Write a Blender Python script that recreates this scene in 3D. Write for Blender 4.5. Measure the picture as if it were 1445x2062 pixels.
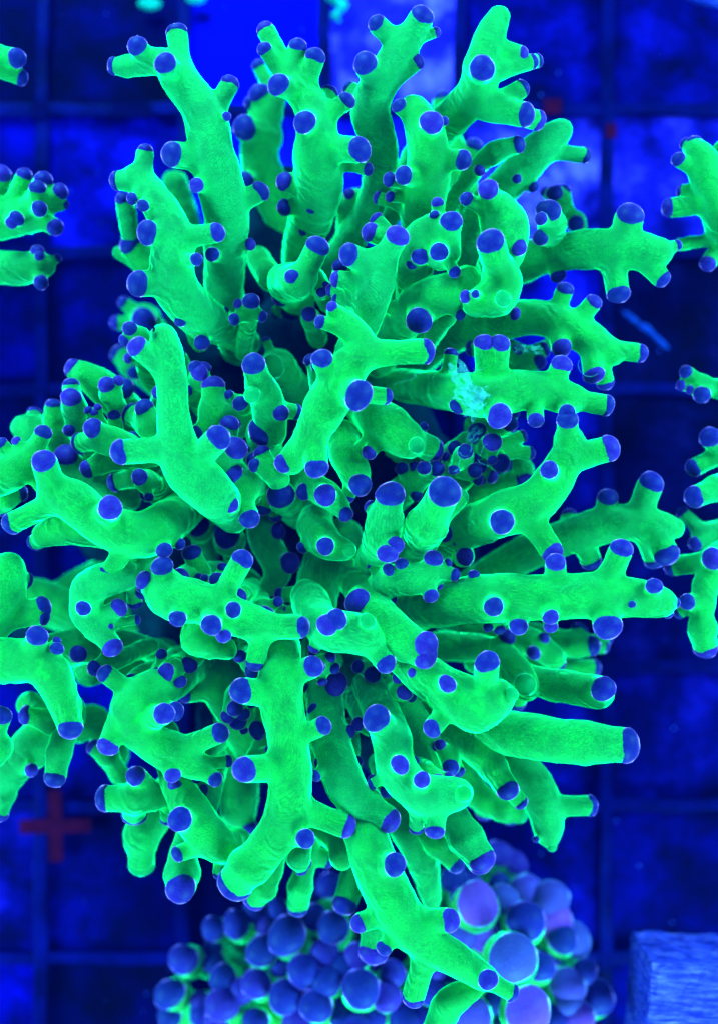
import bpy, math, random
import numpy as np
from mathutils import Vector, Matrix
random.seed(7); rng = np.random.default_rng(7)
for o in list(bpy.data.objects): bpy.data.objects.remove(o)
sc = bpy.context.scene
S = 0.0002            # metres per unit of the plan (plan: x right, y down, z towards the lens)
D = 2600.0            # lens height above plan level 0
CX, CY = 722.5, 1031.0

# ------------------------------------------------------------------ camera
cam = bpy.data.cameras.new('camera'); co = bpy.data.objects.new('camera', cam); sc.collection.objects.link(co)
co.location = (0, 0, D*S); co.rotation_euler = (0, 0, 0)
cam.sensor_fit = 'VERTICAL'; cam.sensor_height = 24; cam.lens = 24*D/2062.0
cam.clip_start = 0.01; cam.clip_end = 20
cam.dof.use_dof = True; cam.dof.focus_distance = (D-25)*S; cam.dof.aperture_fstop = 1.9
sc.camera = co
# ------------------------------------------------------------------ world, lamps, exposure
w = bpy.data.worlds.new('World'); sc.world = w; w.use_nodes = True
bg = w.node_tree.nodes['Background']; bg.inputs[0].default_value = (0.02, 0.06, 0.45, 1); bg.inputs[1].default_value = 0.12
def lamp(name, loc, size, power, col):
    l = bpy.data.lights.new(name, 'AREA'); l.shape = 'DISK'; l.size = size; l.energy = power; l.color = col
    o = bpy.data.objects.new(name, l); sc.collection.objects.link(o); o.location = loc
    d = Vector((0, 0, -0.03)) - Vector(loc); o.rotation_euler = d.to_track_quat('-Z', 'Y').to_euler()
LC = (0.42, 1.0, 0.56)
lamp('reef_lamp', (0.10, 0.25, 0.95), 0.30, 4.4, LC)
for a in (20, 110, 200, 290):
    lamp('rim_fill_lamp', (0.75*math.cos(math.radians(a)), 0.75*math.sin(math.radians(a)), 0.24), 0.30, 27.0, LC)  # added ring of unseen low lamps that brightens the tentacle rims
sc.view_settings.view_transform = 'Standard'; sc.view_settings.look = 'None'
sc.view_settings.exposure = 0.48; sc.view_settings.gamma = 1
sc.render.resolution_x = 717; sc.render.resolution_y = 1024

# ------------------------------------------------------------------ plan -> metres
def W(x, y, z):
    k = (D-z)/D
    return ((x-CX)*k*S, -(y-CY)*k*S, z*S)
def WR(r, z): return r*(D-z)/D*S

# ------------------------------------------------------------------ materials
def mat(name):
    m = bpy.data.materials.new(name); m.use_nodes = True; nt = m.node_tree
    return m, nt, nt.nodes['Principled BSDF'], nt.nodes, nt.links
def ramp(N, L, src, stops):
    r = N.new('ShaderNodeValToRGB'); e = r.color_ramp.elements
    while len(e) < len(stops): e.new(0.5)
    for q, (p, c) in zip(e, stops): q.position = p; q.color = (*c, 1)
    L.new(src, r.inputs[0]); return r.outputs[0]
def noise(N, L, vec, scale, detail=3, rough=.5):
    n = N.new('ShaderNodeTexNoise'); n.inputs['Scale'].default_value = scale; n.inputs['Detail'].default_value = detail
    n.inputs['Roughness'].default_value = rough
    L.new(vec, n.inputs['Vector']); return n.outputs['Fac']
def mixc(N, L, a, b, f, mode='MIX'):
    m = N.new('ShaderNodeMix'); m.data_type = 'RGBA'; m.blend_type = mode
    for s, v in ((m.inputs[6], a), (m.inputs[7], b), (m.inputs[0], f)):
        if hasattr(v, 'is_output'): L.new(v, s)
        else: s.default_value = (*v, 1) if isinstance(v, tuple) else v
    return m.outputs[2]
def bump(N, L, P, h, dist, strength=1.0):
    b = N.new('ShaderNodeBump'); b.inputs['Distance'].default_value = dist; b.inputs['Strength'].default_value = strength
    L.new(h, b.inputs['Height']); L.new(b.outputs[0], P.inputs['Normal'])
def flesh(name, c0, c1, c2, sheen=(0.1, 1, .4), sw=1.0):
    m, nt, P, N, L = mat(name)
    at = N.new('ShaderNodeAttribute'); at.attribute_name = 'grain'
    tc = N.new('ShaderNodeTexCoord')
    streak = noise(N, L, at.outputs['Vector'], 1500, 5, .7)
    blotch = noise(N, L, tc.outputs['Object'], 110, 3, .6)
    speck = noise(N, L, tc.outputs['Object'], 2600, 2, .7)
    c = ramp(N, L, streak, [(.30, c0), (.5, c1), (.72, c2)])
    b = ramp(N, L, blotch, [(.32, (.72, .72, .8)), (.62, (1.1, 1.1, 1.05))])
    c = mixc(N, L, c, b, 1.0, 'MULTIPLY')
    s = ramp(N, L, speck, [(.36, (.7, .7, .74)), (.6, (1.08, 1.08, 1.08))])
    c = mixc(N, L, c, s, 1.0, 'MULTIPLY')
    oi = N.new('ShaderNodeObjectInfo')
    if name.startswith('green'):
        c = mixc(N, L, c, ramp(N, L, oi.outputs['Random'], [(0, (1, .92, .7)), (.5, (1, 1, 1.2)), (1, (1, .95, 3.2))]), 1.0, 'MULTIPLY')
    L.new(c, P.inputs['Base Color'])
    P.inputs['Roughness'].default_value = .55; P.inputs['Specular IOR Level'].default_value = .15
    P.inputs['Sheen Weight'].default_value = sw; P.inputs['Sheen Roughness'].default_value = .55
    P.inputs['Sheen Tint'].default_value = (*sheen, 1)
    wv = N.new('ShaderNodeTexWave'); wv.inputs['Scale'].default_value = 95; wv.inputs['Distortion'].default_value = 9
    wv.inputs['Detail'].default_value = 2; wv.inputs['Detail Scale'].default_value = 1.2; wv.bands_direction = 'DIAGONAL'
    L.new(tc.outputs['Object'], wv.inputs['Vector'])
    mk = noise(N, L, tc.outputs['Object'], 75, 2, .5)
    mr = N.new('ShaderNodeMapRange'); mr.inputs[1].default_value = .5; mr.inputs[2].default_value = .68; L.new(mk, mr.inputs[0])
    wm = N.new('ShaderNodeMath'); wm.operation = 'MULTIPLY'; L.new(wv.outputs['Fac'], wm.inputs[0]); L.new(mr.outputs[0], wm.inputs[1])
    b0 = N.new('ShaderNodeBump'); b0.inputs['Distance'].default_value = .0006; b0.inputs['Strength'].default_value = .8; L.new(wm.outputs[0], b0.inputs['Height'])
    ad2 = N.new('ShaderNodeMath'); ad2.operation = 'ADD'; L.new(streak, ad2.inputs[0]); L.new(speck, ad2.inputs[1])
    bump(N, L, P, ad2.outputs[0], .00036, .85)
    L.new(b0.outputs[0], P.inputs['Normal'].links[0].from_node.inputs['Normal'])
    sh = N.new('ShaderNodeBsdfSheen'); sh.inputs['Roughness'].default_value = .30; sh.inputs['Color'].default_value = (0, 5.4, 1.3, 1); L.new(b0.outputs[0], sh.inputs['Normal'])
    ad = N.new('ShaderNodeAddShader'); L.new(P.outputs[0], ad.inputs[0]); L.new(sh.outputs[0], ad.inputs[1])
    L.new(ad.outputs[0], N['Material Output'].inputs['Surface'])
    return m
M = {}
M['green'] = flesh('green_tentacle', (0.0, .24, .010), (0.0, .46, .018), (.01, .80, .045))
M['yellow'] = flesh('yellow_green_stem', (.02, .26, .01), (.10, .6, .02), (.2, .8, .04))
def capmat(name, c0, c1, sheen):
    m, nt, P, N, L = mat(name)
    tc = N.new('ShaderNodeTexCoord'); oi = N.new('ShaderNodeObjectInfo')
    va = N.new('ShaderNodeVectorMath'); va.operation = 'ADD'
    mu = N.new('ShaderNodeVectorMath'); mu.operation = 'SCALE'; mu.inputs[3].default_value = 40
    cx = N.new('ShaderNodeCombineXYZ'); L.new(oi.outputs['Random'], cx.inputs[0]); L.new(oi.outputs['Random'], cx.inputs[1])
    L.new(cx.outputs[0], mu.inputs[0]); L.new(tc.outputs['Object'], va.inputs[0]); L.new(mu.outputs[0], va.inputs[1])
    n = noise(N, L, va.outputs[0], 11, 3, .75)
    c = ramp(N, L, n, [(.35, c0), (.65, c1)])
    v = ramp(N, L, oi.outputs['Random'], [(0, (.6, 1.5, .8)), (.55, (1, 1.2, 1)), (1, (3.4, 1.5, 1.35))])
    c = mixc(N, L, c, v, 1.0, 'MULTIPLY')
    L.new(c, P.inputs['Base Color']); P.inputs['Roughness'].default_value = .5
    P.inputs['Specular IOR Level'].default_value = .12
    P.inputs['Sheen Weight'].default_value = 1; P.inputs['Sheen Roughness'].default_value = .3
    P.inputs['Sheen Tint'].default_value = (*sheen, 1)
    bump(N, L, P, n, .00015, .5)
    sh = N.new('ShaderNodeBsdfSheen'); sh.inputs['Roughness'].default_value = .24; sh.inputs['Color'].default_value = tuple(3.4*q for q in sheen)+(1,)
    ad = N.new('ShaderNodeAddShader'); L.new(P.outputs[0], ad.inputs[0]); L.new(sh.outputs[0], ad.inputs[1])
    L.new(ad.outputs[0], N['Material Output'].inputs['Surface'])
    return m
M['tip'] = capmat('violet_blue_tip', (.004, .005, .15), (.045, .014, .34), (1, .25, 1))
M['bulb'] = capmat('bulb_tip', (.02, .012, .22), (.06, .026, .36), (.7, .22, 1))
M['bulb_pale'] = capmat('pale_violet_bulb', (.20, .045, .50), (.34, .07, .68), (.6, .5, 1))
M['pale'] = capmat('pale_teal_tip', (0, .22, .05), (.0, .36, .09), (.1, 1, .6))
def simple(name, c0, c1, scale, rough=.8, b=.0003, spec=.04):
    m, nt, P, N, L = mat(name); tc = N.new('ShaderNodeTexCoord')
    n = noise(N, L, tc.outputs['Object'], scale, 5, .65)
    L.new(ramp(N, L, n, [(.32, c0), (.68, c1)]), P.inputs['Base Color'])
    P.inputs['Roughness'].default_value = rough; P.inputs['Specular IOR Level'].default_value = spec
    bump(N, L, P, n, b); return m
M['skeleton'] = simple('coral_skeleton', (0, .008, .02), (.0, .03, .05), 90)  # dark colour stands in for deep shade between the tentacles
M['bar'] = simple('rack_plastic', (.0, .0, .015), (.002, .003, .17), 28, .5, .001)
M['floor'] = simple('tank_floor', (0, 0, .02), (0, .001, .05), 30)
M['red'] = simple('red_spacer', (.08, .0, .012), (.19, .001, .02), 150)
M['block'] = simple('block_ceramic', (.03, .04, .6), (.11, .10, 1), 120, .8, .0012)
m, nt, P, N, L = mat('block_sawn'); tc = N.new('ShaderNodeTexCoord'); mp = N.new('ShaderNodeMapping'); mp.inputs['Scale'].default_value = (1, 7, 2)
L.new(tc.outputs['Object'], mp.inputs['Vector'])
n1 = noise(N, L, mp.outputs[0], 95, 6, .7); n2 = noise(N, L, tc.outputs['Object'], 60, 5, .6)
c = mixc(N, L, ramp(N, L, n1, [(.3, (.03, .03, .5)), (.5, (.16, .10, .95)), (.68, (.5, .24, 1))]), ramp(N, L, n2, [(.35, (.5, .5, .65)), (.6, (1, 1, 1))]), 1.0, 'MULTIPLY')
L.new(c, P.inputs['Base Color']); P.inputs['Roughness'].default_value = .85; P.inputs['Specular IOR Level'].default_value = .05
bump(N, L, P, n1, .0016); M['sawn'] = m
M['dark'] = simple('dark_plastic', (0, 0, .03), (0, 0, .06), 60)
M['teal'] = simple('teal_polyp', (.0, .35, .25), (.02, .8, .6), 90)
M['twig'] = simple('twig_skin', (.0, .02, .2), (.03, .09, .8), 300)
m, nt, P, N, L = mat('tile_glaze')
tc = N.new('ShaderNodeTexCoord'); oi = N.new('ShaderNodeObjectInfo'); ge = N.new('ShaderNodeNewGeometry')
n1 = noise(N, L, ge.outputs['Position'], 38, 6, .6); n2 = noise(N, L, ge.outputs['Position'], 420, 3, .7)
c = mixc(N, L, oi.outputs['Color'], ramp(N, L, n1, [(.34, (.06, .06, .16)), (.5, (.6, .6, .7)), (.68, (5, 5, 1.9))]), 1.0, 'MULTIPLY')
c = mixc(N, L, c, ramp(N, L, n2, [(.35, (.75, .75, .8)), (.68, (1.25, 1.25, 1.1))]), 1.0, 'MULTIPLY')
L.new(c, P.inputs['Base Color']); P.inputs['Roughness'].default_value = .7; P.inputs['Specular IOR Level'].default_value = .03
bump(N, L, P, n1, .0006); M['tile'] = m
m, nt, P, N, L = mat('mucus_film')
P.inputs['Base Color'].default_value = (.25, .95, 1, 1); P.inputs['Roughness'].default_value = .15
P.inputs['Alpha'].default_value = .13; P.inputs['Specular IOR Level'].default_value = .8; M['mucus'] = m

# ------------------------------------------------------------------ mesh helpers
def link(name, me, material, parent=None):
    o = bpy.data.objects.new(name, me); sc.collection.objects.link(o)
    if parent is not None: o.parent = parent
    if material is not None and len(me.materials) == 0: me.materials.append(material)
    return o
def mesh_from(name, v, f, smooth=True):
    me = bpy.data.meshes.new(name); v = np.asarray(v, np.float32); f = np.asarray(f, np.int32)
    k = f.shape[1]
    me.vertices.add(len(v)); me.vertices.foreach_set('co', v.ravel())
    me.loops.add(f.size); me.loops.foreach_set('vertex_index', f.ravel())
    me.polygons.add(len(f)); me.polygons.foreach_set('loop_start', np.arange(len(f), dtype=np.int32)*k)
    me.update(calc_edges=True)
    if smooth: me.polygons.foreach_set('use_smooth', np.ones(len(f), bool))
    return me
def thing(name, label, cat, loc=(0, 0, 0), group=None):
    o = bpy.data.objects.new(name, None); sc.collection.objects.link(o); o.location = loc
    o.empty_display_size = .01
    o['label'] = label; o['category'] = cat
    if group: o['group'] = group
    return o
NW = [(rng.normal(size=3), rng.uniform(0, 6.28)) for _ in range(7)]
def wob(X, Y, Z, wl):
    s = 0
    for (d, p) in NW:
        d = d/np.linalg.norm(d)*6.283/wl
        s = s + np.sin(X*d[0]+Y*d[1]+Z*d[2]+p + 1.3*np.sin(X*d[1]*.6-Y*d[0]*.7+p))
    return s/7*1.6
H = 6.0
def surface(cones, h=H, k=18.0, amp=2.3, wl=75, wrinkle=0, calm=()):
    """cones: list of (a, ra, b, rb, blend) in metric plan units; returns verts, quads, grain"""
    A = np.array([c[0] for c in cones]); B = np.array([c[2] for c in cones])
    R = np.array([max(c[1], c[3]) for c in cones])
    lo = np.minimum(A, B).T - R; hi = np.maximum(A, B).T + R
    lo = lo.min(1)-2.5*h-4; hi = hi.max(1)+2.5*h+4
    n = np.ceil((hi-lo)/h).astype(int)+1
    ax = [(lo[i]+h*np.arange(n[i])).astype(np.float32) for i in range(3)]
    F = np.full(n, 500.0, np.float32)
    for (a, ra, b, rb, kk) in cones:
        m = max(ra, rb)+max(kk, 0)+2*h
        i0 = np.maximum(((np.minimum(a, b)-m-lo)/h).astype(int), 0); i1 = np.minimum(((np.maximum(a, b)+m-lo)/h).astype(int)+2, n)
        X = ax[0][i0[0]:i1[0], None, None]; Y = ax[1][None, i0[1]:i1[1], None]; Z = ax[2][None, None, i0[2]:i1[2]]
        ba = b-a; l2 = max(float(ba@ba), 1e-6)
        t = np.clip(((X-a[0])*ba[0]+(Y-a[1])*ba[1]+(Z-a[2])*ba[2])/l2, 0, 1)
        d = np.sqrt((X-a[0]-ba[0]*t)**2+(Y-a[1]-ba[1]*t)**2+(Z-a[2]-ba[2]*t)**2)-(ra+(rb-ra)*t)
        sl = F[i0[0]:i1[0], i0[1]:i1[1], i0[2]:i1[2]]
        if kk > 0:
            q = np.clip(.5+.5*(sl-d)/kk, 0, 1); r = sl+(d-sl)*q-kk*q*(1-q)
            sl[...] = np.where(sl > 400, d, r)
        else: np.minimum(sl, d, out=sl)
    near = np.abs(F) < 3*h
    idx = np.nonzero(near)
    damp = np.ones(len(idx[0]), np.float32)
    for (p, r) in calm:
        dd = np.sqrt((ax[0][idx[0]]-p[0])**2+(ax[1][idx[1]]-p[1])**2+(ax[2][idx[2]]-p[2])**2)
        damp = np.minimum(damp, np.clip((dd-r*1.25)/(r*1.2), 0, 1))
    F[idx] += damp*amp*wob(ax[0][idx[0]], ax[1][idx[1]], ax[2][idx[2]], wl)+damp*amp*.45*wob(ax[1][idx[1]]+91, ax[2][idx[2]], ax[0][idx[0]], wl*.42)
    if wrinkle: 
        xx, yy, zz = ax[0][idx[0]], ax[1][idx[1]], ax[2][idx[2]]
        u = wob(xx, yy, zz, 130)*28+xx*.16+yy*.22
        F[idx] += damp*wrinkle*np.abs(np.sin(u))*np.clip(wob(yy, xx, zz, 90)+.5, 0, 1)
    ins = F < 0
    c = ins[:-1, :-1, :-1].astype(np.int8)
    cnt = np.zeros_like(c)
    for dx in (0, 1):
        for dy in (0, 1):
            for dz in (0, 1):
                cnt += ins[dx:n[0]-1+dx, dy:n[1]-1+dy, dz:n[2]-1+dz]
    act = (cnt > 0) & (cnt < 8)
    ci = np.argwhere(act); vid = np.full(act.shape, -1, np.int32); vid[act] = np.arange(len(ci))
    acc = np.zeros((len(ci), 3)); wt = np.zeros(len(ci))
    cor = [(x, y, z) for x in (0, 1) for y in (0, 1) for z in (0, 1)]
    val = {q: F[ci[:, 0]+q[0], ci[:, 1]+q[1], ci[:, 2]+q[2]] for q in cor}
    for q in cor:
        for axi in range(3):
            if q[axi] == 0:
                p = list(q); p[axi] = 1; p = tuple(p)
                a, b = val[q], val[p]; cr = (a < 0) != (b < 0)
                t = np.where(cr, a/np.where(cr, a-b, 1), 0)
                e = np.array(q, float)[None, :].repeat(len(ci), 0); e[:, axi] = t
                acc[cr] += e[cr]; wt[cr] += 1
    V = (ci+acc/wt[:, None])*h+lo
    quads = []
    for axi in range(3):
        s0 = [slice(1, n[i]-1) for i in range(3)]; s1 = list(s0)
        s0[axi] = slice(0, n[axi]-1); s1[axi] = slice(1, n[axi])
        a = ins[tuple(s0)]; b = ins[tuple(s1)]
        e = np.argwhere(a != b)
        if not len(e): continue
        inside = a[e[:, 0], e[:, 1], e[:, 2]]
        off = np.ones(3, int); off[axi] = 0; g = e+off
        u, v = (axi+1) % 3, (axi+2) % 3
        du = np.zeros(3, int); du[u] = 1; dv = np.zeros(3, int); dv[v] = 1
        def vi(q): return vid[q[:, 0], q[:, 1], q[:, 2]]
        q = np.stack([vi(g-du-dv), vi(g-dv), vi(g), vi(g-du)], 1)
        q[~inside] = q[~inside][:, ::-1]
        quads.append(q)
    Q = np.concatenate(quads)
    # grain: coordinate squashed along the local axis, so that streaks run lengthwise
    wsum = np.zeros(len(V)); dsum = np.zeros((len(V), 3))
    best = np.full(len(V), 1e9)
    for (a, ra, b, rb, kk) in cones:
        ba = b-a; L_ = np.linalg.norm(ba)
        if L_ < 1: continue
        t = np.clip((V-a)@ba/L_**2, 0, 1); d = np.abs(np.linalg.norm(V-a-t[:, None]*ba, axis=1)-(ra+(rb-ra)*t))
        k2 = np.exp(-d/6)+1e-9; dd = ba/L_; dd = dd*np.sign(dd[1]+1e-6)
        dsum += k2[:, None]*dd; wsum += k2
    dn = dsum/(np.linalg.norm(dsum, axis=1)[:, None]+1e-9)
    G = V-.86*(V*dn).sum(1)[:, None]*dn
    return V, Q, G
TS = .90
DOMES = []
def domes():
    for vix in range(4):
        ph = rng.uniform(0, 6.28, 6)
        nu, nv = 22, 8; v = [(0, 0, .82)]; f = []
        for j in range(1, nv+1):
            th = math.radians(112)*j/nv
            for i in range(nu):
                a = 2*math.pi*i/nu
                rr = 1+.035*math.sin(2*a+ph[0])+.025*math.sin(3*a+ph[1])+.012*math.sin(7*a+ph[2]+th*3)
                rad = rr*math.sin(th)
                if j == nv: rad *= .94
                v.append((rad*math.cos(a), rad*math.sin(a), .82*math.cos(th)*(1+.05*math.sin(2*a+ph[3])*math.sin(th))))
        for i in range(nu): f.append((0, 1+i, 1+(i+1) % nu, 1+(i+1) % nu))
        me = bpy.data.meshes.new('tip_dome'); F = [(0, 1+i, 1+(i+1) % nu) for i in range(nu)]
        for j in range(nv-1):
            for i in range(nu):
                a0 = 1+j*nu+i; a1 = 1+j*nu+(i+1) % nu
                F.append((a0, a0+nu, a1+nu, a1))
        me.from_pydata(v, [], F); me.update()
        for p in me.polygons: p.use_smooth = True
        DOMES.append(me)
domes()
DM = {}
def dome(mk):
    i = random.randrange(4)
    if (mk, i) not in DM:
        me = DOMES[i].copy(); me.materials.append(M[mk]); DM[(mk, i)] = me
    return DM[(mk, i)]
def put_tip(p, d, r, parent, mk='tip', name='tip'):
    o = link(name, dome(mk), None, parent)
    q = Vector(d).to_track_quat('Z', 'Y').to_matrix().to_4x4()
    sx = random.uniform(.95, 1.08); sy = random.uniform(.93, 1.03)
    o.matrix_local = Matrix.Translation(Vector(p)*S) @ q @ Matrix.Rotation(random.uniform(0, 6.28), 4, 'Z') @ Matrix.Diagonal((r*sx*S, r*sy*S, r*random.uniform(.9, 1.08)*S, 1))
    return o
def PW(x, y, z): return np.array(W(x, y, z))/S
def catmull(P, sub):
    P = np.array(P, float); Q = [2*P[0]-P[1]]+list(P)+[2*P[-1]-P[-2]]; out = []
    for i in range(1, len(Q)-2):
        a, b, c, d = Q[i-1], Q[i], Q[i+1], Q[i+2]
        for t in np.arange(sub)/sub:
            out.append(.5*((2*b)+(-a+c)*t+(2*a-5*b+4*c-d)*t*t+(-a+3*b-3*c+d)*t**3))
    out.append(P[-1]); return np.array(out)
def T(parent, trunk, tips=(), material='green', tipmat='tip', k=10.0, wrinkle=1.2, name='tentacle', h=H, DZ=0):
    trunk = [(x, y, z*(1.45 if z < 0 else 1)+DZ, r*((TS-.12*min(1, max(0, -z)/110)) if name == 'tentacle' else 1)) for (x, y, z, r) in trunk]
    base = parent.location if parent is not None else Vector((0, 0, 0))
    cen = catmull(trunk, 5) if len(trunk) > 1 else np.array(trunk, float)
    world = [(PW(*c[:3]), c[3]*(D-c[2])/D) for c in cen]
    cones = []
    if len(world) == 1: world = [(world[0][0]-np.array([0, 0, 60]), world[0][1]*1.1), world[0]]
    for i in range(len(world)-1):
        cones.append((world[i][0], world[i][1], world[i+1][0], world[i+1][1], 3.0 if i else 0))
    caps = []
    for tp in tips:
        x, y, r = tp[:3]; dz = tp[3] if len(tp) > 3 else None
        if len(tp) > 5:
            i = int(np.argmin(np.hypot(cen[:, 0]-tp[4], cen[:, 1]-tp[5])))
            ax_, ay_ = tp[4], tp[5]
        else:
            i = int(np.argmin(np.hypot(cen[:, 0]-x, cen[:, 1]-y))); ax_, ay_ = cen[i, 0], cen[i, 1]
            # lean the stub a little back towards the root of the trunk
            if i > 1 and math.hypot(ax_-x, ay_-y) > 4:
                ax_ += (cen[i-1, 0]-cen[i, 0])*.35; ay_ += (cen[i-1, 1]-cen[i, 1])*.35
        tz, tr = cen[i, 2], cen[i, 3]; d = math.hypot(ax_-x, ay_-y)
        if dz is None: dz = max(tr+.4*r-.3*d, .55*d)
        need = tr+.30*r
        if dz > 0 and math.hypot(d, dz) < need: dz = math.sqrt(need**2-min(d, need)**2)
        if dz == 0: dz = .01
        a = PW(ax_, ay_, tz); b = PW(x, y, tz+dz); s = (D-tz-dz)/D; R = r*s*1.02
        dr = b-a; ln = np.linalg.norm(dr)
        if ln < 1: dr = np.array([0, 0, 1.]); ln = 1
        dr = dr/ln; dr = dr+np.array([0, 0, .38 if dz > 4 else 0.]); dr = dr/np.linalg.norm(dr)
        e = b-dr*R*.36; m = a+(b-a)*.5
        kk = min(k, R*.9)
        if R > 0:
            q = .93 if name == 'polyp_stem' else 1
            cones.append((a, R*1.22*q, m, R*.98*q, kk)); cones.append((m, R*.98*q, e, R*1.0*q, 3.0))
        caps.append((b, dr, R*1.0, tp[6] if len(tp) > 6 else tipmat))
    V, Q, G = surface(cones, h=h, wrinkle=wrinkle, calm=[(b, R) for (b, dr, R, mk) in caps])
    me = mesh_from(name, V*S, Q)
    at = me.attributes.new('grain', 'FLOAT_VECTOR', 'POINT'); at.data.foreach_set('vector', (G*S).astype(np.float32).ravel())
    o = link(name, me, M[material], parent)
    o.matrix_parent_inverse = Matrix.Translation(-base)
    for (b, dr, R, mk) in caps:
        put_tip(b-dr*R*.06, dr, R, o, mk)
    return o
def lump(parent, name, balls, material, h=14, amp=7, wl=80):
    cones = []
    for (x, y, z, r) in balls:
        p = PW(x, y, z); cones.append((p, r, p+np.array([0, 0, -.01]), r, 30.0))
    V, Q, G = surface(cones, h=h, amp=amp, wl=wl)
    o = link(name, mesh_from(name, V*S, Q), M[material], parent)
    o.matrix_parent_inverse = Matrix.Translation(-parent.location); return o

# ------------------------------------------------------------------ setting: tank floor, tiles, grid
FZ = -680
def boxmesh(name, x0, x1, y0, y1, z0, z1, bev=0):
    """box given in plan coordinates at height z1, real edges bevelled"""
    import bmesh
    bm = bmesh.new(); a = PW(x0, y1, z1); b = PW(x1, y0, z1)
    bmesh.ops.create_cube(bm, size=1)
    cx, cy = (a[0]+b[0])/2*S, (a[1]+b[1])/2*S
    for v in bm.verts: v.co = ((v.co.x*(b[0]-a[0])*S), (v.co.y*(b[1]-a[1])*S), (v.co.z*(z1-z0)+(z0-z1)/2)*S)
    if bev: bmesh.ops.bevel(bm, geom=list(bm.edges), offset=bev*S, segments=2, affect='EDGES', profile=.6)
    me = bpy.data.meshes.new(name); bm.to_mesh(me); bm.free(); return me, (cx, cy, z1*S)
me, lc = boxmesh('tank_floor', -1400, 2850, -1400, 3460, FZ-80, FZ-34)
fl = link('tank_floor', me, M['floor']); fl.location = lc; fl['kind'] = 'structure'
gx = [-485, -200, 84, 369, 652, 928, 1222, 1507, 1792]; gy = [-345, -60, 220, 508, 785, 1065, 1342, 1624, 1930, 2215]
lum = {  # (col,row) -> glaze tone per tile, with the dark floor shadows painted in
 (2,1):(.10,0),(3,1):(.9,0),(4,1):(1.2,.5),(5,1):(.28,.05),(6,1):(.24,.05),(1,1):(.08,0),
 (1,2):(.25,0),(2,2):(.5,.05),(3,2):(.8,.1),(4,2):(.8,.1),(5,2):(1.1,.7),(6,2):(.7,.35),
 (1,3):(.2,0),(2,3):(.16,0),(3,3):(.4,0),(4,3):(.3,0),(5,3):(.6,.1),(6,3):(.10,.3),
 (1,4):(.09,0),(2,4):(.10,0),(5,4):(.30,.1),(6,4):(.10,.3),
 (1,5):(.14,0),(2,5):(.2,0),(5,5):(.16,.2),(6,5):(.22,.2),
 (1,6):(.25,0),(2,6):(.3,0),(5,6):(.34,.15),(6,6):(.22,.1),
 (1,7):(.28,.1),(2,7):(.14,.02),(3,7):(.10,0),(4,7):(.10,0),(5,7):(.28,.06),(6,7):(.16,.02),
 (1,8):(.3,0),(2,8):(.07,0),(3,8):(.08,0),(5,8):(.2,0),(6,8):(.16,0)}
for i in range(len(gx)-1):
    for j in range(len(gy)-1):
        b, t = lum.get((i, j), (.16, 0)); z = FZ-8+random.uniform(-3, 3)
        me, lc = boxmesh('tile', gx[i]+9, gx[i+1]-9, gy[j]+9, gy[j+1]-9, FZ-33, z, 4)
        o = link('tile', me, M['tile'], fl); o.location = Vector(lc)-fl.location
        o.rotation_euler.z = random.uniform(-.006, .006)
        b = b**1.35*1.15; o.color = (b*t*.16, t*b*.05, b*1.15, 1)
rack = thing('grid_rack', 'blue plastic grid of crossing bars lying over the tank floor tiles behind the corals', 'grid', W(722, 1031, FZ))
def bar(x0, x1, y0, y1, z1):
    me, lc = boxmesh('grid_bar', x0, x1, y0, y1, FZ+1, z1, 3)
    import bmesh
    bm = bmesh.new(); bm.from_mesh(me)
    L_ = max(x1-x0, y1-y0); axi = 0 if x1-x0 > y1-y0 else 1
    for q in range(1, 40):
        co_ = [0, 0, 0]; co_[axi] = (q/40-.5)*L_*(D-z1)/D*S; no = [0, 0, 0]; no[axi] = 1
        bmesh.ops.bisect_plane(bm, geom=list(bm.verts)+list(bm.edges)+list(bm.faces), plane_co=co_, plane_no=no)
    sd = random.uniform(0, 99)
    for v in bm.verts:
        u = v.co[axi]/S; sgn = 1 if v.co[1-axi] > 0 else -1
        v.co[1-axi] += S*(2.2*math.sin(u*.021+sd)+1.4*math.sin(u*.067+sd*2+sgn)+1.0*math.sin(u*.15+sgn*3))
        if v.co.z > -8*S: v.co.z += S*2*math.sin(u*.04+sd)
    bm.to_mesh(me); bm.free()
    o = link('grid_bar', me, M['bar'], rack); o.location = Vector(lc)-rack.location
    o.rotation_euler.z = random.uniform(-.003, .003)
for x in gx[1:-1]: bar(x-13, x+12, -420, 2300, FZ+18)
for y in gy[1:-1]: bar(-560, 1900, y-13, y+11, FZ+15)

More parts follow.
